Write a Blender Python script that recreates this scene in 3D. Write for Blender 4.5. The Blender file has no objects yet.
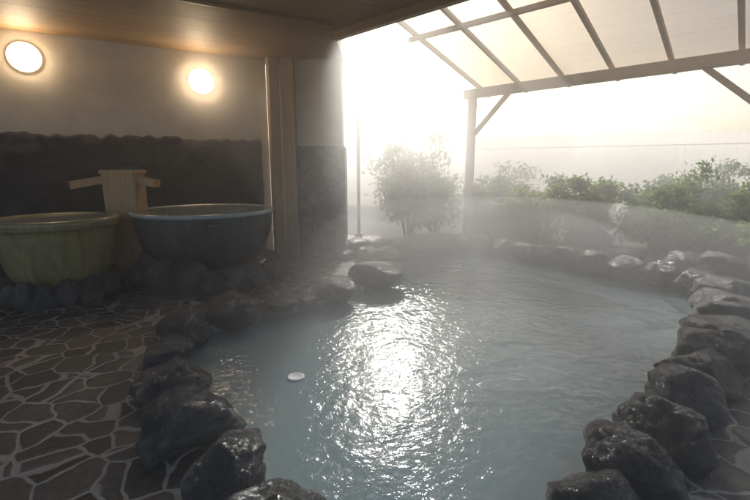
import bpy, bmesh, math, random
from mathutils import Vector, Matrix, noise
R = math.radians
scene = bpy.context.scene
scene.view_settings.view_transform = 'Standard'
scene.view_settings.look = 'None'
scene.view_settings.exposure = 0
col = scene.collection

# ------------------------------------------------------------ helpers
def mat_new(name):
    m = bpy.data.materials.new(name); m.use_nodes = True
    nt = m.node_tree; nt.nodes.clear()
    out = nt.nodes.new('ShaderNodeOutputMaterial')
    return m, nt, out
def N(nt, typ, **kw):
    n = nt.nodes.new(typ)
    for k, v in kw.items():
        if k in n.inputs: n.inputs[k].default_value = v
        else: setattr(n, k, v)
    return n
def ramp(nt, fac, stops):
    r = nt.nodes.new('ShaderNodeValToRGB')
    e = r.color_ramp.elements
    while len(e) < len(stops): e.new(0.5)
    for i, (p, c) in enumerate(stops):
        e[i].position = p; e[i].color = (c[0], c[1], c[2], 1)
    nt.links.new(fac, r.inputs[0]); return r
def coords(nt, scale=(1, 1, 1), rot=(0, 0, 0), world=False):
    if world:
        g = nt.nodes.new('ShaderNodeNewGeometry'); o = g.outputs['Position']
    else:
        g = nt.nodes.new('ShaderNodeTexCoord'); o = g.outputs['Object']
    mp = nt.nodes.new('ShaderNodeMapping')
    mp.inputs['Scale'].default_value = scale; mp.inputs['Rotation'].default_value = rot
    nt.links.new(o, mp.inputs[0]); return mp.outputs[0]
def noise_n(nt, vec, scale, detail=5, rough=.6, dist=0):
    n = N(nt, 'ShaderNodeTexNoise', Scale=scale, Detail=detail, Roughness=rough, Distortion=dist)
    nt.links.new(vec, n.inputs['Vector']); return n
def bsdf(nt, out, rough=.5, color=None, spec=.5):
    b = nt.nodes.new('ShaderNodeBsdfPrincipled')
    b.inputs['Roughness'].default_value = rough
    b.inputs['Specular IOR Level'].default_value = spec
    if color: b.inputs['Base Color'].default_value = (*color, 1)
    nt.links.new(b.outputs[0], out.inputs[0]); return b
def bump(nt, b, h, strength=.5, dist=.02, prev=None):
    n = N(nt, 'ShaderNodeBump', Strength=strength, Distance=dist)
    nt.links.new(h, n.inputs['Height'])
    if prev: nt.links.new(prev.outputs[0], n.inputs['Normal'])
    nt.links.new(n.outputs[0], b.inputs['Normal']); return n
def new_obj(name, bm, mat=None, smooth=False, parent=None, loc=None):
    me = bpy.data.meshes.new(name); bm.to_mesh(me); bm.free()
    o = bpy.data.objects.new(name, me); col.objects.link(o)
    if mat: me.materials.append(mat)
    if smooth:
        for p in me.polygons: p.use_smooth = True
    if parent: o.parent = parent
    if loc: o.location = loc
    return o
def empty(name):
    o = bpy.data.objects.new(name, None); col.objects.link(o); return o
def add_box(bm, c, s, rot=None, bev=0.0):
    m = Matrix.Translation(Vector(c)) @ (rot.to_4x4() if rot else Matrix()) @ Matrix.Diagonal((s[0], s[1], s[2], 1))
    r = bmesh.ops.create_cube(bm, size=1, matrix=m)
    if bev > 0:
        ed = {e for v in r['verts'] for e in v.link_edges}
        bmesh.ops.bevel(bm, geom=list(ed), offset=bev, segments=2, affect='EDGES')
def beam(bm, a, b, w, h, bev=.008):
    a, b = Vector(a), Vector(b); d = b - a; L = d.length; x = d.normalized()
    up = Vector((0, 0, 1)) if abs(x.z) < .95 else Vector((0, 1, 0))
    y = up.cross(x).normalized(); z = x.cross(y)
    rot = Matrix((x, y, z)).transposed()
    add_box(bm, (a + b) / 2, (L, w, h), rot, bev)
def add_trans(nt, out, b, colsock, t, clear=0):
    tl = N(nt, 'ShaderNodeBsdfTranslucent'); nt.links.new(colsock, tl.inputs[0])
    ms = N(nt, 'ShaderNodeMixShader'); ms.inputs[0].default_value = t
    nt.links.new(b.outputs[0], ms.inputs[1]); nt.links.new(tl.outputs[0], ms.inputs[2]); last = ms
    if clear:
        tp = N(nt, 'ShaderNodeBsdfTransparent'); tp.inputs[0].default_value = (1, .96, .88, 1)
        m2 = N(nt, 'ShaderNodeMixShader'); m2.inputs[0].default_value = clear
        nt.links.new(ms.outputs[0], m2.inputs[1]); nt.links.new(tp.outputs[0], m2.inputs[2]); last = m2
    nt.links.new(last.outputs[0], out.inputs[0])

# ------------------------------------------------------------ materials
def m_wood(name, c1, c2, rough=.5, axis=0, sc=1.0, world=True, trans=0):
    m, nt, out = mat_new(name)
    s = [14, 14, 14]; s[axis] = .9
    v = coords(nt, tuple(q * sc for q in s), world=world)
    n = noise_n(nt, v, 2.2, 5, .65, .5)
    r = ramp(nt, n.outputs[0], [(.3, c1), (.7, c2)])
    b = bsdf(nt, out, rough); nt.links.new(r.outputs[0], b.inputs['Base Color'])
    bump(nt, b, n.outputs[0], .25, .01)
    if trans: add_trans(nt, out, b, r.outputs[0], trans)
    return m
wood_post = m_wood('pale_wood', (.36, .25, .15), (.56, .42, .28), .55, 2)
wood_beam = m_wood('beam_wood', (.62, .47, .33), (.78, .63, .47), .6, 0)
wood_spout = m_wood('spout_wood', (.40, .24, .11), (.58, .38, .20), .5, 2)
reed = m_wood('reed_screen', (.60, .56, .48), (.74, .71, .63), .8, 2, 1, True, .6)

def m_ceiling(name, c1, c2, ang, rough, width, trans=0, clear=0):
    m, nt, out = mat_new(name)
    v = coords(nt, (1, 1, 1), (0, 0, ang), world=True)
    sx = N(nt, 'ShaderNodeSeparateXYZ'); nt.links.new(v, sx.inputs[0])
    d = N(nt, 'ShaderNodeMath', operation='DIVIDE'); d.inputs[1].default_value = width
    nt.links.new(sx.outputs[1], d.inputs[0])
    fr = N(nt, 'ShaderNodeMath', operation='FRACT'); nt.links.new(d.outputs[0], fr.inputs[0])
    fl = N(nt, 'ShaderNodeMath', operation='FLOOR'); nt.links.new(d.outputs[0], fl.inputs[0])
    wn = N(nt, 'ShaderNodeTexWhiteNoise', noise_dimensions='1D'); nt.links.new(fl.outputs[0], wn.inputs['W'])
    mp = N(nt, 'ShaderNodeMapping'); mp.inputs['Scale'].default_value = (.8, 14, 1); nt.links.new(v, mp.inputs[0])
    n = noise_n(nt, mp.outputs[0], 1.6, 5, .6, .4)
    ad = N(nt, 'ShaderNodeMath', operation='MULTIPLY_ADD'); nt.links.new(wn.outputs['Value'], ad.inputs[0]); ad.inputs[1].default_value = .3
    nt.links.new(n.outputs[0], ad.inputs[2])
    r = ramp(nt, ad.outputs[0], [(.35, c1), (.9, c2)])
    g = ramp(nt, fr.outputs[0], [(0, (.55,) * 3), (.04, (1,) * 3)])
    mx = N(nt, 'ShaderNodeMix', data_type='RGBA', blend_type='MULTIPLY'); mx.inputs[0].default_value = 1
    nt.links.new(r.outputs[0], mx.inputs[6]); nt.links.new(g.outputs[0], mx.inputs[7])
    b = bsdf(nt, out, rough); nt.links.new(mx.outputs[2], b.inputs['Base Color'])
    bump(nt, b, g.outputs[0], .5, .01)
    if trans: add_trans(nt, out, b, mx.outputs[2], trans, clear)
    return m
ceil_in = m_ceiling('ceiling_boards', (.20, .12, .055), (.33, .21, .10), R(-28), .6, .45)
ceil_out = m_ceiling('light_passing_roof', (.60, .46, .32), (.74, .60, .45), R(43), .65, .3, .18, .30)  # translucent and clear mix added so sunlight brightens the space under the roof

def m_plaster():
    m, nt, out = mat_new('cream_plaster')
    v = coords(nt, world=True)
    n = noise_n(nt, v, 3, 6, .6); n2 = noise_n(nt, v, 70, 3, .7)
    r = ramp(nt, n.outputs[0], [(.3, (.56, .50, .41)), (.7, (.68, .62, .53))])
    b = bsdf(nt, out, .85); nt.links.new(r.outputs[0], b.inputs['Base Color'])
    bump(nt, b, n2.outputs[0], .3, .006); return m
plaster = m_plaster()

def m_stone(name, lo, hi, rough=(.2, .55), sc=1.0, bumps=.5, spec=.5):
    m, nt, out = mat_new(name)
    v = coords(nt, world=True)
    n = noise_n(nt, v, 5 * sc, 7, .65, .3); n2 = noise_n(nt, v, 34 * sc, 6, .75)
    mix = N(nt, 'ShaderNodeMath', operation='MULTIPLY_ADD'); nt.links.new(n2.outputs[0], mix.inputs[0]); mix.inputs[1].default_value = .5
    nt.links.new(n.outputs[0], mix.inputs[2])
    r = ramp(nt, mix.outputs[0], [(.5, lo), (.75, tuple((a * 1.4 + b_ * .6) / 2 for a, b_ in zip(lo, hi))), (.95, hi)])
    rr = N(nt, 'ShaderNodeMapRange'); rr.inputs[1].default_value = .35; rr.inputs[2].default_value = .65
    rr.inputs[3].default_value = rough[0]; rr.inputs[4].default_value = rough[1]
    nt.links.new(n.outputs[0], rr.inputs[0])
    b = bsdf(nt, out, .4, None, spec); nt.links.new(r.outputs[0], b.inputs['Base Color']); nt.links.new(rr.outputs[0], b.inputs['Roughness'])
    p = bump(nt, b, n.outputs[0], bumps, .05); bump(nt, b, n2.outputs[0], bumps, .03, p)
    return m
rock_mat = m_stone('wet_rock', (.014, .014, .014), (.17, .17, .16), (.05, .20), 1.0, 1.0, .9)
rock_dry = m_stone('mossy_rock', (.07, .075, .06), (.26, .26, .23), (.5, .8))

def m_paving(name, lo, hi, grout, scale, rough, gw=.035, spec=.5):
    m, nt, out = mat_new(name)
    v = coords(nt, world=True)
    dn = noise_n(nt, v, 2.6, 2, .55)
    mm = N(nt, 'ShaderNodeVectorMath', operation='MULTIPLY_ADD')
    nt.links.new(dn.outputs['Color'], mm.inputs[0]); mm.inputs[1].default_value = (.24, .24, 0); nt.links.new(v, mm.inputs[2])
    vo = N(nt, 'ShaderNodeTexVoronoi', feature='DISTANCE_TO_EDGE', Scale=scale); nt.links.new(mm.outputs[0], vo.inputs['Vector'])
    vc = N(nt, 'ShaderNodeTexVoronoi', feature='F1', Scale=scale); nt.links.new(mm.outputs[0], vc.inputs['Vector'])
    fine = noise_n(nt, v, 22, 6, .7); big = noise_n(nt, v, 2.0, 3, .6)
    hs = N(nt, 'ShaderNodeSeparateColor'); nt.links.new(vc.outputs['Color'], hs.inputs[0])
    a = N(nt, 'ShaderNodeMath', operation='MULTIPLY_ADD'); nt.links.new(hs.outputs[0], a.inputs[0]); a.inputs[1].default_value = .5
    nt.links.new(fine.outputs[0], a.inputs[2])
    r = ramp(nt, a.outputs[0], [(.35, lo), (1.0, hi)])
    ds = N(nt, 'ShaderNodeMath', operation='MULTIPLY_ADD'); nt.links.new(fine.outputs[0], ds.inputs[0]); ds.inputs[1].default_value = -.05
    nt.links.new(vo.outputs[0], ds.inputs[2])
    e = ramp(nt, ds.outputs[0], [(gw * .25, (0,) * 3), (gw * .7, (1,) * 3)])
    e2 = ramp(nt, vo.outputs[0], [(0.0, (0,) * 3), (.10, (1,) * 3)])
    mx = N(nt, 'ShaderNodeMix', data_type='RGBA'); nt.links.new(e.outputs[0], mx.inputs[0])
    mx.inputs[6].default_value = (*grout, 1); nt.links.new(r.outputs[0], mx.inputs[7])
    b = bsdf(nt, out, .3, None, spec); nt.links.new(mx.outputs[2], b.inputs['Base Color'])
    rr = N(nt, 'ShaderNodeMapRange'); rr.inputs[1].default_value = .35; rr.inputs[2].default_value = .7
    rr.inputs[3].default_value = rough[0]; rr.inputs[4].default_value = rough[1]
    nt.links.new(big.outputs[0], rr.inputs[0]); nt.links.new(rr.outputs[0], b.inputs['Roughness'])
    p = bump(nt, b, e2.outputs[0], .6, .015)
    p = bump(nt, b, fine.outputs[0], .55, .035, p)
    bump(nt, b, big.outputs[0], .3, .04, p)
    return m
paving = m_paving('flagstone_paving', (.020, .018, .015), (.14, .118, .092), (.42, .37, .31), 4.6, (.06, .22), .035, .8)
pool_stone = m_paving('pool_floor_stone', (.07, .085, .085), (.17, .20, .20), (.38, .41, .41), 3.4, (.5, .6), .05)

def m_soil():
    m, nt, out = mat_new('garden_gravel')
    v = coords(nt, world=True)
    n = noise_n(nt, v, 1.2, 5); n2 = noise_n(nt, v, 25, 4, .7)
    r = ramp(nt, n.outputs[0], [(.35, (.38, .37, .34)), (.6, (.45, .44, .40)), (.8, (.28, .30, .22))])  # ground made pale to bounce sunlight onto the roof underside
    b = bsdf(nt, out, .9); nt.links.new(r.outputs[0], b.inputs['Base Color']); bump(nt, b, n2.outputs[0], .8, .04); return m
soil = m_soil()

def m_water(name, milk, milkcol, tint, b1=.25):
    m, nt, out = mat_new(name)
    v = coords(nt, world=True)
    n1 = noise_n(nt, v, 3.2, 3, .5, .4); n2 = noise_n(nt, v, 16, 3, .55, .6)
    bp = N(nt, 'ShaderNodeBump', Strength=b1, Distance=.06); nt.links.new(n1.outputs[0], bp.inputs['Height'])
    bp2 = N(nt, 'ShaderNodeBump', Strength=b1, Distance=.022); nt.links.new(n2.outputs[0], bp2.inputs['Height']); nt.links.new(bp.outputs[0], bp2.inputs['Normal'])
    tr = N(nt, 'ShaderNodeBsdfTransparent'); tr.inputs[0].default_value = (*tint, 1)
    df = N(nt, 'ShaderNodeBsdfDiffuse'); df.inputs[0].default_value = (*milkcol, 1)
    ms = N(nt, 'ShaderNodeMixShader'); ms.inputs[0].default_value = milk
    nt.links.new(tr.outputs[0], ms.inputs[1]); nt.links.new(df.outputs[0], ms.inputs[2])
    gl = N(nt, 'ShaderNodeBsdfGlossy', Roughness=.07); nt.links.new(bp2.outputs[0], gl.inputs['Normal'])
    fr = N(nt, 'ShaderNodeFresnel', IOR=1.42); nt.links.new(bp.outputs[0], fr.inputs['Normal'])
    m2 = N(nt, 'ShaderNodeMixShader'); nt.links.new(fr.outputs[0], m2.inputs[0])
    nt.links.new(ms.outputs[0], m2.inputs[1]); nt.links.new(gl.outputs[0], m2.inputs[2])
    nt.links.new(m2.outputs[0], out.inputs[0]); return m
water_mat = m_water('hot_spring_water', .42, (.58, .75, .77), (.84, .97, .97), .34)
tub_water = m_water('tub_water', .75, (.34, .40, .39), (.7, .85, .8), .12)

# ------------------------------------------------------------ geometry: pool outline (world metres)
rocks = [ # x, y, radius, flatten
 (-.43,1.50,.20,.75),(-.71,1.76,.20,.95),(-1.06,2.17,.235,.8),(-1.38,2.60,.22,.8),(-1.66,3.08,.19,.8),(-1.74,3.60,.22,.8),
 (-1.46,4.10,.24,.75),(-1.02,4.42,.20,.38),(-.80,4.62,.17,.35),(-.49,4.97,.23,.8),(.02,5.55,.31,.7),(.17,6.15,.22,.5),(.20,6.75,.24,.8),
 (.50,7.42,.22,.8),(.86,7.70,.20,.7),(1.23,7.85,.21,.75),(1.78,8.2,.24,.9),(2.14,8.1,.23,.8),(2.46,7.8,.22,.75),(2.70,7.5,.22,.8),
 (2.94,7.15,.25,.8),(3.2,6.75,.26,.8),(3.46,6.36,.26,.8),(3.72,5.98,.25,.85),(3.98,5.66,.23,.8),(4.2,5.25,.26,.75),
 (4.12,4.78,.24,.8),(3.78,4.32,.25,.75),(3.43,3.91,.25,.7),(3.07,3.50,.26,.75),(2.66,3.08,.27,.8),(2.27,2.72,.24,.85),
 (1.92,2.38,.23,.9),(1.57,2.06,.22,.95),(1.25,1.80,.21,.9),(.95,1.52,.21,.85),(.72,1.2,.20,.6),(.35,.98,.2,.6),(-.03,.98,.2,.6),(-.33,1.15,.18,.6)]
def catmull(pts, n=4):
    out = []; L = len(pts)
    for i in range(L):
        p0, p1, p2, p3 = [Vector(pts[(i + k - 1) % L]) for k in range(4)]
        for j in range(n):
            t = j / n
            out.append(.5 * ((2 * p1) + (-p0 + p2) * t + (2 * p0 - 5 * p1 + 4 * p2 - p3) * t * t + (-p0 + 3 * p1 - 3 * p2 + p3) * t ** 3))
    return out
loop = catmull([(r[0], r[1]) for r in rocks], 3)
def poly_fill(name, loops, z, mat, outerz=None):
    bm = bmesh.new(); edges = []
    for lp in loops:
        vs = [bm.verts.new((p[0], p[1], z)) for p in lp]
        for i in range(len(vs)): edges.append(bm.edges.new((vs[i], vs[(i + 1) % len(vs)])))
    bmesh.ops.triangle_fill(bm, use_beauty=True, use_dissolve=False, edges=edges)
    for f in bm.faces:
        f.normal_update()
        if f.normal.z < 0: f.normal_flip()
    return new_obj(name, bm, mat)
pav_outer = [(-9, -5), (-9, 9.6), (0.1, 9.6), (.25, 7.75), (.8, 7.95), (1.75, 8.42), (2.3, 8.28), (2.85, 7.68), (3.35, 6.95), (3.9, 6.1), (4.4, 5.55), (9, 3.4), (9, -5)]
poly_fill('bath_floor_paving', [pav_outer, loop], 0, paving)
poly_fill('garden_ground', [[(-120, -120), (-120, 160), (140, 160), (140, -120)], pav_outer], -.02, soil)
bm = bmesh.new()
top = [bm.verts.new((p[0], p[1], .0)) for p in loop]
cen = Vector((1.1, 4.2))
bot = [bm.verts.new((cen.x + (p[0] - cen.x) * .985, cen.y + (p[1] - cen.y) * .985, -.55)) for p in loop]
for i in range(len(loop)):
    j = (i + 1) % len(loop); bm.faces.new((top[i], top[j], bot[j], bot[i]))
bmesh.ops.triangle_fill(bm, use_beauty=True, edges=[bm.edges.get((bot[i], bot[(i + 1) % len(bot)])) for i in range(len(bot))])
new_obj('pool_basin', bm, pool_stone)
poly_fill('pool_water', [loop], -.10, water_mat)

# ------------------------------------------------------------ rocks
def rock_bm(rx, ry, rz, seed, sub=5, cuts=14):
    rnd = random.Random(seed); bm = bmesh.new()
    bmesh.ops.create_icosphere(bm, subdivisions=sub, radius=1)
    planes = []
    for _ in range(cuts):
        n = Vector((rnd.gauss(0, 1), rnd.gauss(0, 1), rnd.gauss(0, 1))).normalized(); planes.append((n, rnd.uniform(.62, .9)))
    off = Vector((rnd.random() * 50, rnd.random() * 50, rnd.random() * 50))
    for v in bm.verts:
        p = v.co.copy()
        for n, d in planes:
            q = p.dot(n)
            if q > d: p -= n * (q - d) * .92
        p *= 1 + .14 * noise.noise(p * 1.4 + off) + .08 * noise.noise(p * 3.6 + off) + .04 * noise.noise(p * 8 + off) + .018 * noise.noise(p * 19 + off)
        v.co = Vector((p.x * rx, p.y * ry, p.z * rz))
    return bm
def rock(name, x, y, z, rx, ry, rz, seed, mat=rock_mat, rot=None):
    rnd = random.Random(seed * 7 + 1)
    near = math.hypot(x, y) < 4.6
    o = new_obj(name, rock_bm(rx, ry, rz, seed, 5 if near else 4), mat, True, loc=(x, y, z))
    o.rotation_euler = (rnd.uniform(-.15, .15), rnd.uniform(-.15, .15), rnd.uniform(0, 6.28) if rot is None else rot)
    return o
for i, (x, y, r, fl) in enumerate(rocks):
    k = random.Random(i).uniform(.95, 1.18)
    p0 = rocks[i - 1]; p1 = rocks[(i + 1) % len(rocks)]
    ang = math.atan2(p1[1] - p0[1], p1[0] - p0[0]) + math.pi/2 + random.Random(i + 9).uniform(-.5, .5)
    rock('pool_edge_rock', x, y, .03 + r * fl * .2, r * 1.16 * k, r * 1.08, r * fl * 1.02, i + 11, rot=ang)
extra = [(-.35,7.55,.3,.7),(-.1,7.0,.24,.7),(-.55,7.05,.2,.6),(.15,7.85,.25,.7),(4.75,5.6,.3,.9),(5.0,5.0,.25,.6),(4.6,6.1,.28,.8),(5.5,5.6,.32,.8),(4.45,5.0,.2,.7),(5.4,4.6,.22,.5),
         (-.1,5.95,.2,.6),(4.1,6.7,.28,.6),(3.0,7.9,.22,.6),(3.55,7.1,.2,.6)]
for i, (x, y, r, fl) in enumerate(extra):
    rock('garden_rock', x, y, r * fl * .4, r * 1.1, r, r * fl, i + 111)
rock('garden_boulder', 2.75, 9.6, .30, .62, .5, .50, 77, rock_dry)
rock('garden_boulder', 4.5, 8.6, .1, .5, .5, .3, 78, rock_dry)

# ------------------------------------------------------------ bathhouse building
W0 = Vector((-5.05, 5.72, 0)); wd = Vector((.88, .475, 0)).normalized(); wn = Vector((wd.y, -wd.x, 0)); wa = math.atan2(wd.y, wd.x)
rotw = Matrix.Rotation(wa, 3, 'Z'); CZ = 3.3
house = empty('bathhouse_building')
bm = bmesh.new()
c = W0 + wd * (-.65) - wn * .15
add_box(bm, (c.x, c.y, 1.9), (8.6, .26, 3.8), rotw)
new_obj('plaster_wall', bm, plaster, parent=house)
wain = m_stone('wainscot_stone', (.022, .020, .022), (.085, .08, .08), (.45, .8), 1.0, .8)
bm = bmesh.new(); nx, nz = 260, 60; g = []
for i in range(nx + 1):
    a = -4.6 + 8.1 * i / nx; row = []
    toph = 1.99 + .05 * noise.noise(Vector((a * 2.2, 3, 0))) + .05 * noise.noise(Vector((a * 8, 9, 0)))
    for j in range(nz + 1):
        z = toph * j / nz
        cell = noise.voronoi(Vector((a * 2.2, z * 3.2, 0)), distance_metric='DISTANCE')[0]
        d = .05 + .05 * noise.noise(Vector((a * 2, z * 3, 1))) + .14 * max(0, min(.35, cell[1] - cell[0]))+.03*noise.noise(Vector((a*9,z*9,1)))
        if j == nz: d = .03
        p = W0 + wd * a + wn * d; row.append(bm.verts.new((p.x, p.y, z)))
    p = W0 + wd * a - wn * .02; row.append(bm.verts.new((p.x, p.y, toph)))
    g.append(row)
for i in range(nx):
    for j in range(nz + 1): bm.faces.new((g[i][j], g[i + 1][j], g[i + 1][j + 1], g[i][j + 1]))
new_obj('stone_wainscot', bm, wain, True, house)
bm = bmesh.new()
add_box(bm, (-1.70, 7.32, 1.75), (.17, .18, 3.5), rotw, .01)
add_box(bm, (-1.46, 7.40, 1.75), (.22, .22, 3.5), None, .01)
new_obj('corner_posts', bm, wood_post, parent=house)
bm = bmesh.new(); add_box(bm, (-.95, 7.62, 1.95), (.78, .5, 3.9), None, .01)
new_obj('pier', bm, plaster, parent=house)
cladm = m_paving('pier_cladding', (.05, .048, .045), (.20, .19, .18), (.07, .065, .06), 5.5, (.4, .6), .05)
bm = bmesh.new(); add_box(bm, (-.95, 7.62, .95), (.86, .58, 1.9), None, .015)
new_obj('pier_cladding', bm, cladm, parent=house)
bm = bmesh.new(); add_box(bm, (-1.5, 7.75, 1.95), (.5, .1, 3.9)); new_obj('wall_return', bm, plaster, parent=house)
E0 = Vector((2.15, 9.65, 0)); ed = Vector((.73, -.68, 0)).normalized()
ei = Vector((ed.y, -ed.x, 0))            # inward from the eave
if ei.y > 0: ei = -ei
L0 = E0 + ei * 4.5
def Lp(u): return L0 + ed * u
q0 = Lp(.5); q1 = Lp(6.5)
wl = W0 - wd * 4.6
cp = [(wl.x, wl.y), (-1.9, 7.44), (-1.9, 8.1), (-.5, 8.1), (q0.x, q0.y), (q1.x, q1.y), (q1.x - .6, 1.8), (wl.x, 1.8)]
def slab(name, pts, z, th, mat, parent, mat2=None):
    bm = bmesh.new()
    zs = [z] * len(pts) if not isinstance(z, list) else z
    a = [bm.verts.new((p[0], p[1], zz)) for p, zz in zip(pts, zs)]
    if th == 0:
        bm.faces.new(a); return new_obj(name, bm, mat, parent=parent)
    b = [bm.verts.new((p[0], p[1], zz + th)) for p, zz in zip(pts, zs)]
    bm.faces.new(a[::-1]); bm.faces.new(b)
    for i in range(len(pts)):
        j = (i + 1) % len(pts); bm.faces.new((a[i], a[j], b[j], b[i]))
    bmesh.ops.recalc_face_normals(bm, faces=bm.faces)
    return new_obj(name, bm, mat, parent=parent)
slab('ceiling', cp, CZ, .12, ceil_in, house)
bm = bmesh.new()
beam(bm, (q0.x, q0.y, CZ - .03), (q1.x, q1.y, CZ - .03), .10, .14)
f0 = q0 + ei * .1; f1 = q1 + ei * .1
for k in (2, 3, 4):
    off = .25 + k * .95
    a = W0 - wd * 4.4 + wn * off; b = W0 + wd * (3.6 + off * .15) + wn * off
    beam(bm, (a.x, a.y, CZ - .015), (b.x, b.y, CZ - .015), .05, .03, .004)
new_obj('ceiling_beams', bm, m_wood('ceiling_beam_wood', (.22, .13, .06), (.36, .23, .12), .5, 0), parent=house)
bm = bmesh.new(); beam(bm, (f0.x, f0.y, CZ + .62), (f1.x, f1.y, CZ + .62), .03, .98, .004)     # unseen panel added to stop sun stripes through the roof gap
new_obj('sun_blocking_panel', bm, ceil_out, parent=house)

# wall lamps
em, nt, out = mat_new('lamp_glass')
e = N(nt, 'ShaderNodeEmission', Strength=40); e.inputs[0].default_value = (1, .76, .50, 1); nt.links.new(e.outputs[0], out.inputs[0])
ring_m, nt, out = mat_new('lamp_ring'); bsdf(nt, out, .4, (.5, .42, .3))
for a, zz in ((.44, 3.0), (2.62, 2.90)):
    p = W0 + wd * a + wn * .0
    lamp = empty('wall_lamp'); lamp.location = (p.x, p.y, min(zz, 3.0) - .03); lamp.rotation_euler = (0, 0, wa)
    bm = bmesh.new(); bmesh.ops.create_uvsphere(bm, u_segments=20, v_segments=10, radius=1)
    for v in bm.verts: v.co = Vector((v.co.x * .18, v.co.y * .09 - .03, v.co.z * .18))
    new_obj('glass_dome', bm, em, True, lamp)
    bm = bmesh.new(); bmesh.ops.create_cone(bm, cap_ends=True, segments=40, radius1=.195, radius2=.19, depth=.03, matrix=Matrix.Translation((0, -.005, 0)) @ Matrix.Rotation(R(90), 4, 'X'))
    new_obj('base_ring', bm, ring_m, False, lamp)

# ------------------------------------------------------------ shelter roof on the right (timber soffit, made light-passing to brighten the steam below)
sh = empty('shelter_roof'); EZ = 3.22; SL = .25
def P(s, k, dz=0):
    v = E0 + ed * s + ei * k; return Vector((v.x, v.y, EZ + SL * k + dz))
pts = [P(-.05, -.7), P(6.4, -.7), P(6.4, 4.6), P(-.05, 4.6)]
slab('light_passing_roof', [(p.x, p.y) for p in pts], [p.z + .17 for p in pts], 0, ceil_out, sh)
bm = bmesh.new()
for i in range(8):
    s = .06 + i * .88; beam(bm, P(s, -.65, .11), P(s, 4.55, .11), .07, .08)
beam(bm, P(-.2, 0, -.08), P(6.4, 0, -.08), .14, .19)
beam(bm, P(-.05, 2.2, .02), P(6.4, 2.2, .02), .08, .08)
for s in (0, 5.05):
    p = P(s, 0); beam(bm, (p.x, p.y, -.02), (p.x, p.y, EZ - .18), .17, .17)
def br(s0, s1, z0):
    a = P(s0, 0); b = P(s1, 0); beam(bm, (a.x, a.y, z0), (b.x, b.y, EZ - .15), .08, .09)
br(.05, .85, 2.25); br(5.0, 4.05, 2.2); br(5.1, 5.95, 2.25)
new_obj('timber_frame', bm, wood_beam, parent=sh)
bm = bmesh.new()
beam(bm, (-.36, 9.3, 0), (-.36, 9.3, 2.72), .07, .07)
add_box(bm, (-.36, 9.3, 2.74), (.11, .11, .04), None, .005); add_box(bm, (-.36, 9.3, .04), (.16, .16, .12), None, .01)
new_obj('garden_post', bm, wood_post)

# ------------------------------------------------------------ reed screen fence
bm = bmesh.new(); bm2 = bmesh.new(); rnd = random.Random(5)
FH = 2.75
fp = [Vector((-12, 20.0, 0)), Vector((3, 17.5, 0)), Vector((17, 10.5, 0)), Vector((22, -2, 0))]
for a, b in zip(fp, fp[1:]):
    d = (b - a); L = d.length; d.normalize(); n = Vector((d.y, -d.x, 0)); t = 0
    while t < L:       # single-skin reed panels
        h = FH + rnd.uniform(-.03, .03); p = a + d * t + n * rnd.uniform(-.01, .01); q = a + d * (t + .098) + n * rnd.uniform(-.01, .01)
        bm.faces.new([bm.verts.new(v) for v in ((p.x, p.y, -.02), (q.x, q.y, -.02), (q.x, q.y, h), (p.x, p.y, h))]); t += .1
    for z in (.5, 2.3):
        beam(bm2, a + n * .04 + Vector((0, 0, z)), b + n * .04 + Vector((0, 0, z)), .03, .03)
fence = empty('reed_screen_fence')
new_obj('reed_panels', bm, reed, parent=fence); new_obj('rails', bm2, reed, parent=fence)

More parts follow.
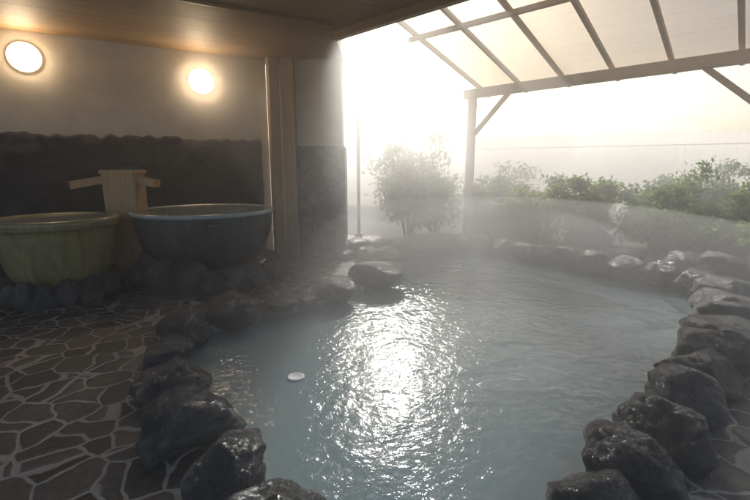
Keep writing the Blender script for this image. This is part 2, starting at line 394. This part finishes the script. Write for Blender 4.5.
# ------------------------------------------------------------ shrubs
def m_leaf(name, lo, hi):
    m, nt, out = mat_new(name)
    at = N(nt, 'ShaderNodeAttribute', attribute_name='tone')
    r = ramp(nt, at.outputs['Fac'], [(0, lo), (1, hi)])
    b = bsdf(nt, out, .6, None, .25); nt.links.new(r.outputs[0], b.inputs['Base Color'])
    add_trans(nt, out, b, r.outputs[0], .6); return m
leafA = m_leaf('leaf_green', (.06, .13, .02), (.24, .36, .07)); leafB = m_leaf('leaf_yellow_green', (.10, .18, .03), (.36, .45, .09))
barkm = m_stone('bark', (.05, .035, .025), (.15, .11, .08), (.7, .9), 2)
def shrub(x, y, rx, ry, h, n, seed, mat, leaf=.055):
    rnd = random.Random(seed); root = empty('garden_shrub'); root.location = (x, y, 0)
    bs = bmesh.new(); bl = bmesh.new(); lay = bl.faces.layers.float.new('tone')
    tips = []
    for i in range(11):
        a = rnd.uniform(0, 6.28); rr = rnd.uniform(.2, 1) ** .7
        tip = Vector((math.cos(a) * rx * rr, math.sin(a) * ry * rr, h * rnd.uniform(.45, .98) * (1 - .35 * rr * rr)))
        base = Vector((math.cos(a) * .1, math.sin(a) * .1, -.03)); mid = base.lerp(tip, .5) + Vector((0, 0, .12 * h))
        for (p, q, r1, r2) in ((base, mid, .022, .014), (mid, tip, .014, .005)):
            d = q - p; M = Matrix.Translation((p + q) / 2) @ d.to_track_quat('Z', 'Y').to_matrix().to_4x4()
            bmesh.ops.create_cone(bs, cap_ends=True, segments=6, radius1=r1, radius2=r2, depth=d.length, matrix=M)
        tips += [(tip, rnd.random()), (mid.lerp(tip, .4) + Vector((rnd.uniform(-.1, .1), rnd.uniform(-.1, .1), rnd.uniform(-.1, .05))), rnd.random())]
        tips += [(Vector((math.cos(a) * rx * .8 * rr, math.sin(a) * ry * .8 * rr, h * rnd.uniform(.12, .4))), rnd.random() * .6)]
        for _ in range(3):
            tips.append((tip + Vector((rnd.gauss(0, .2) * rx, rnd.gauss(0, .2) * ry, rnd.gauss(0, .12) * h)), rnd.random()))
    per = int(n * 1.25) // len(tips)
    for tp, tone in tips:
        rad = rnd.uniform(.10, .2) * (rx + h) * .6
        for _ in range(per):
            d = Vector((rnd.gauss(0, 1), rnd.gauss(0, 1), rnd.gauss(0, .7))) * rad * .55
            c = tp + d
            if c.z < .04: c.z = .04 + rnd.random() * .2
            s = leaf * rnd.uniform(.6, 1.4)
            q = Vector((rnd.gauss(0, 1), rnd.gauss(0, 1), rnd.gauss(0, 1) + .6)).to_track_quat('Z', 'Y').to_matrix() @ Matrix.Rotation(rnd.uniform(0, 6.28), 3, 'Z')
            vs = [bl.verts.new(c + q @ Vector(k)) for k in ((-s, 0, 0), (0, -s * .42, s * .12), (s, 0, 0), (0, s * .42, s * .12))]
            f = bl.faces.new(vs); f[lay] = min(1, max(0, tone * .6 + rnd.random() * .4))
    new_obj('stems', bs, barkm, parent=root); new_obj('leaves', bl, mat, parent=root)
shrub(.80, 9.7, .95, .7, 2.0, 6000, 1, leafA)
shrub(1.45, 10.3, .6, .5, 1.4, 2600, 21, leafB)
shrub(2.8, 10.3, .7, .5, 1.2, 2800, 2, leafB)
shrub(3.6, 9.0, .75, .6, 1.4, 4600, 3, leafB)
shrub(4.7, 8.6, .8, .6, 1.3, 4800, 4, leafB)
shrub(5.8, 8.2, .8, .6, 1.3, 4600, 5, leafA)
shrub(5.2, 7.1, .55, .5, .8, 2600, 6, leafA)
shrub(6.9, 7.3, .9, .8, 1.3, 4200, 7, leafA)
shrub(6.2, 6.3, .6, .5, .75, 2600, 8, leafB)
shrub(3.5, 11.2, 1.0, .8, 1.45, 3600, 9, leafA, .06)
shrub(7.4, 9.6, 1.2, .9, 1.5, 4000, 12, leafA, .06)

# ------------------------------------------------------------ tubs
def lathe(prof, seg=96, wob=0):
    bm = bmesh.new(); rows = []
    for (r, z) in prof:
        rows.append([bm.verts.new((r * math.cos(6.28318 * i / seg), r * math.sin(6.28318 * i / seg), z)) for i in range(seg)])
    for a, b in zip(rows, rows[1:]):
        for i in range(seg): bm.faces.new((a[i], a[(i + 1) % seg], b[(i + 1) % seg], b[i]))
    bm.faces.new(rows[0][::-1]); return bm
def disc(r, z, seg=64):
    bm = bmesh.new(); bmesh.ops.create_circle(bm, cap_ends=True, segments=seg, radius=r, matrix=Matrix.Translation((0, 0, z))); return bm
def m_glaze(name, lo, hi, rough):
    m, nt, out = mat_new(name)
    v = coords(nt, (5, 5, 1.2)); n = noise_n(nt, v, 1.6, 8, .65, .8); v2 = coords(nt); n2 = noise_n(nt, v2, 20, 5)
    r = ramp(nt, n.outputs[0], [(.3, lo), (.7, hi)]); b = bsdf(nt, out, rough); nt.links.new(r.outputs[0], b.inputs['Base Color'])
    b.inputs['Coat Weight'].default_value = .3
    bump(nt, b, n2.outputs[0], .25, .01); return m
glaze1 = m_glaze('olive_glaze', (.15, .13, .05), (.36, .31, .15), .35)
glaze2 = m_glaze('iron_grey_glaze', (.045, .048, .052), (.11, .118, .124), .28)
rimm = m_glaze('pale_rim', (.28, .32, .33), (.46, .49, .50), .25)
t1 = empty('ceramic_bath_tub'); t1.location = (-3.74, 4.87, 0); t1.scale = (.94, .94, .97)
new_obj('bowl', lathe([(.44, .20), (.50, .24), (.56, .40), (.605, .60), (.63, .80), (.635, .88), (.665, .90), (.685, .935), (.68, .975), (.65, .99), (.61, .975), (.59, .93), (.56, .6), (.5, .4)]), glaze1, True, t1)
bm = bmesh.new()
for i in range(110):
    a = 6.28318 * i / 110; M = Matrix.Rotation(a, 4, 'Z') @ Matrix.Translation((.665, 0, .905)) @ Matrix.Rotation(.7, 4, 'X') @ Matrix.Diagonal((.018, .015, .036, 1))
    bmesh.ops.create_icosphere(bm, subdivisions=2, radius=1, matrix=M)
new_obj('rope_band', bm, glaze1, True, t1)
new_obj('water', disc(.605, .967), tub_water, parent=t1)
t2 = empty('iron_cauldron_bath'); t2.location = (-2.35, 5.77, 0); t2.scale = (.96, .96, 1)
new_obj('bowl', lathe([(.50, .22), (.66, .28), (.79, .40), (.88, .58), (.92, .76), (.935, .90), (.94, .93)]), glaze2, True, t2)
new_obj('rim', lathe([(.935, .915), (.955, .92), (.965, .94), (.96, .965), (.94, .972), (.91, .968), (.89, .93)]), rimm, True, t2)
new_obj('water', disc(.905, .96), tub_water, parent=t2)
bm = bmesh.new()
for a in (R(-62), R(118)):
    for da in (-.07, .07):
        beam(bm, (.93 * math.cos(a + da), .93 * math.sin(a + da), .82), (1.02 * math.cos(a + da), 1.02 * math.sin(a + da), .84), .03, .03)
    beam(bm, (1.02 * math.cos(a - .08), 1.02 * math.sin(a - .08), .84), (1.02 * math.cos(a + .08), 1.02 * math.sin(a + .08), .84), .03, .03)
new_obj('handles', bm, glaze2, parent=t2)
def ring(cx, cy, rad, a0, a1, n, r, hh, seed):
    for i in range(n):
        a = R(a0 + (a1 - a0) * i / (n - 1)); rnd = random.Random(seed + i); q = r * rnd.uniform(.85, 1.15)
        rock('tub_base_rock', cx + rad * math.cos(a), cy + rad * math.sin(a), hh * .42, q * .8, q, hh * rnd.uniform(.55, .72), seed + i, rot=a)
ring(-3.74, 4.87, .52, -170, 20, 9, .17, .30, 300)
ring(-2.3, 5.72, .80, -165, -85, 4, .27, .46, 340)
ring(-2.3, 5.72, .86, -68, 25, 6, .17, .30, 360)
bm = bmesh.new(); bmesh.ops.create_cone(bm, cap_ends=True, segments=40, radius1=.5, radius2=.46, depth=.2, matrix=Matrix.Translation((-3.74, 4.87, .1)))
bmesh.ops.create_cone(bm, cap_ends=True, segments=40, radius1=.8, radius2=.62, depth=.24, matrix=Matrix.Translation((-2.3, 5.72, .12)))
new_obj('tub_plinth', bm, rock_mat)

# wooden spout
sp = empty('wooden_water_spout'); sp.location = (-3.42, 5.76, 0); sp.rotation_euler = (0, 0, R(8))
bm = bmesh.new()
add_box(bm, (0, 0, .73), (.40, .38, 1.46), None, .01); add_box(bm, (0, 0, 1.475), (.44, .42, .05), None, .008)
new_obj('box_post', bm, wood_spout, parent=sp)
bm = bmesh.new()
def trough(a, b):
    a, b = Vector(a), Vector(b); d = (b - a).normalized(); y = Vector((0, 0, 1)).cross(d).normalized()
    beam(bm, a, b, .14, .025, .003)
    for s in (-1, 1):
        o = y * .062 * s + Vector((0, 0, .045)); beam(bm, a + o, b + o, .02, .075, .003)
trough((-.20, -.12, 1.34), (-.52, -.32, 1.27)); trough((.20, -.05, 1.33), (.46, -.12, 1.28))
new_obj('troughs', bm, wood_spout, parent=sp)

foam, nt, out = mat_new('foam'); v = coords(nt); n = noise_n(nt, v, 60, 4); b = bsdf(nt, out, .5, (.75, .78, .78)); bump(nt, b, n.outputs[0], .6, .01)
bm = lathe([(.045, .0), (.058, .008), (.066, .004), (.068, -.004)], 40)
new_obj('foam_ring', bm, foam, True, loc=(-.62, 3.02, -.095))  # small flat foam disc lying on the water

# ------------------------------------------------------------ steam (homogeneous, overlapping soft-edged puffs, floating above the water)
def steam_mat(name, d, g=.6):
    m, nt, out = mat_new(name)
    vs = N(nt, 'ShaderNodeVolumeScatter', Anisotropy=g, Density=d); vs.inputs['Color'].default_value = (1, 1, 1, 1)
    nt.links.new(vs.outputs[0], out.inputs['Volume']); return m
steam = empty('steam_cloud')
def puff(c, r, d, seed, g=.6, wob=.12, zmin=-5):
    bm = bmesh.new(); bmesh.ops.create_icosphere(bm, subdivisions=5, radius=1)
    off = Vector((seed * 3.1, seed * 1.7, 0))
    for v in bm.verts:
        p = v.co * (1 + wob * noise.noise(v.co * 1.3 + off)); v.co = Vector((c[0] + p.x * r[0], c[1] + p.y * r[1], max(zmin, c[2] + p.z * r[2])))
    new_obj('puff', bm, steam_mat('steam_%d' % seed, d, g), True, steam)
bm = bmesh.new(); add_box(bm, (3.6, 8.6, 1.707), (12.4, 18, 3.6)); new_obj('haze', bm, steam_mat('steam_haze', .034, .55), False, steam)
puff((4.0, 12.2, .2), (10.5, 5.6, 2.5), .08, 1, .5, .12, -.075)
puff((2.0, 6.3, -.1), (4.9, 6.0, 1.15), .10, 3, .45, .06, -.085)
puff((.2, 7.4, 2.4), (3.3, 2.6, 1.9), .12, 6, .76)  # added puff at the roof gap, scatters sun forward as a bloom
puff((1.9, 6.0, .25), (2.1, 1.5, .75), .16, 7, .45, .35, -.07)

# ------------------------------------------------------------ light
EL = R(28); AZ = R(3)
w = bpy.data.worlds.new('World'); scene.world = w; w.use_nodes = True; nt = w.node_tree
bg = nt.nodes['Background']; sky = nt.nodes.new('ShaderNodeTexSky'); sky.sky_type = 'NISHITA'; sky.sun_disc = False
sky.sun_elevation = EL; sky.sun_rotation = AZ; sky.dust_density = 4; sky.air_density = 1.0
nt.links.new(sky.outputs[0], bg.inputs[0]); bg.inputs[1].default_value = .15
sl = bpy.data.lights.new('sun', 'SUN'); sl.energy = 5; sl.angle = R(5); sl.color = (1, .98, .94)
so = bpy.data.objects.new('sun', sl); col.objects.link(so)
sd = Vector((math.sin(AZ) * math.cos(EL), math.cos(AZ) * math.cos(EL), math.sin(EL)))
so.rotation_euler = (-sd).to_track_quat('-Z', 'Y').to_euler(); so.location = sd * 30

cam = bpy.data.cameras.new('camera'); co = bpy.data.objects.new('camera', cam); col.objects.link(co)
cam.lens = 20; cam.sensor_width = 36; cam.clip_end = 600; cam.clip_start = .05
co.location = (0, 0, 1.5); co.rotation_euler = (R(90 - 10.9), 0, 0); scene.camera = co
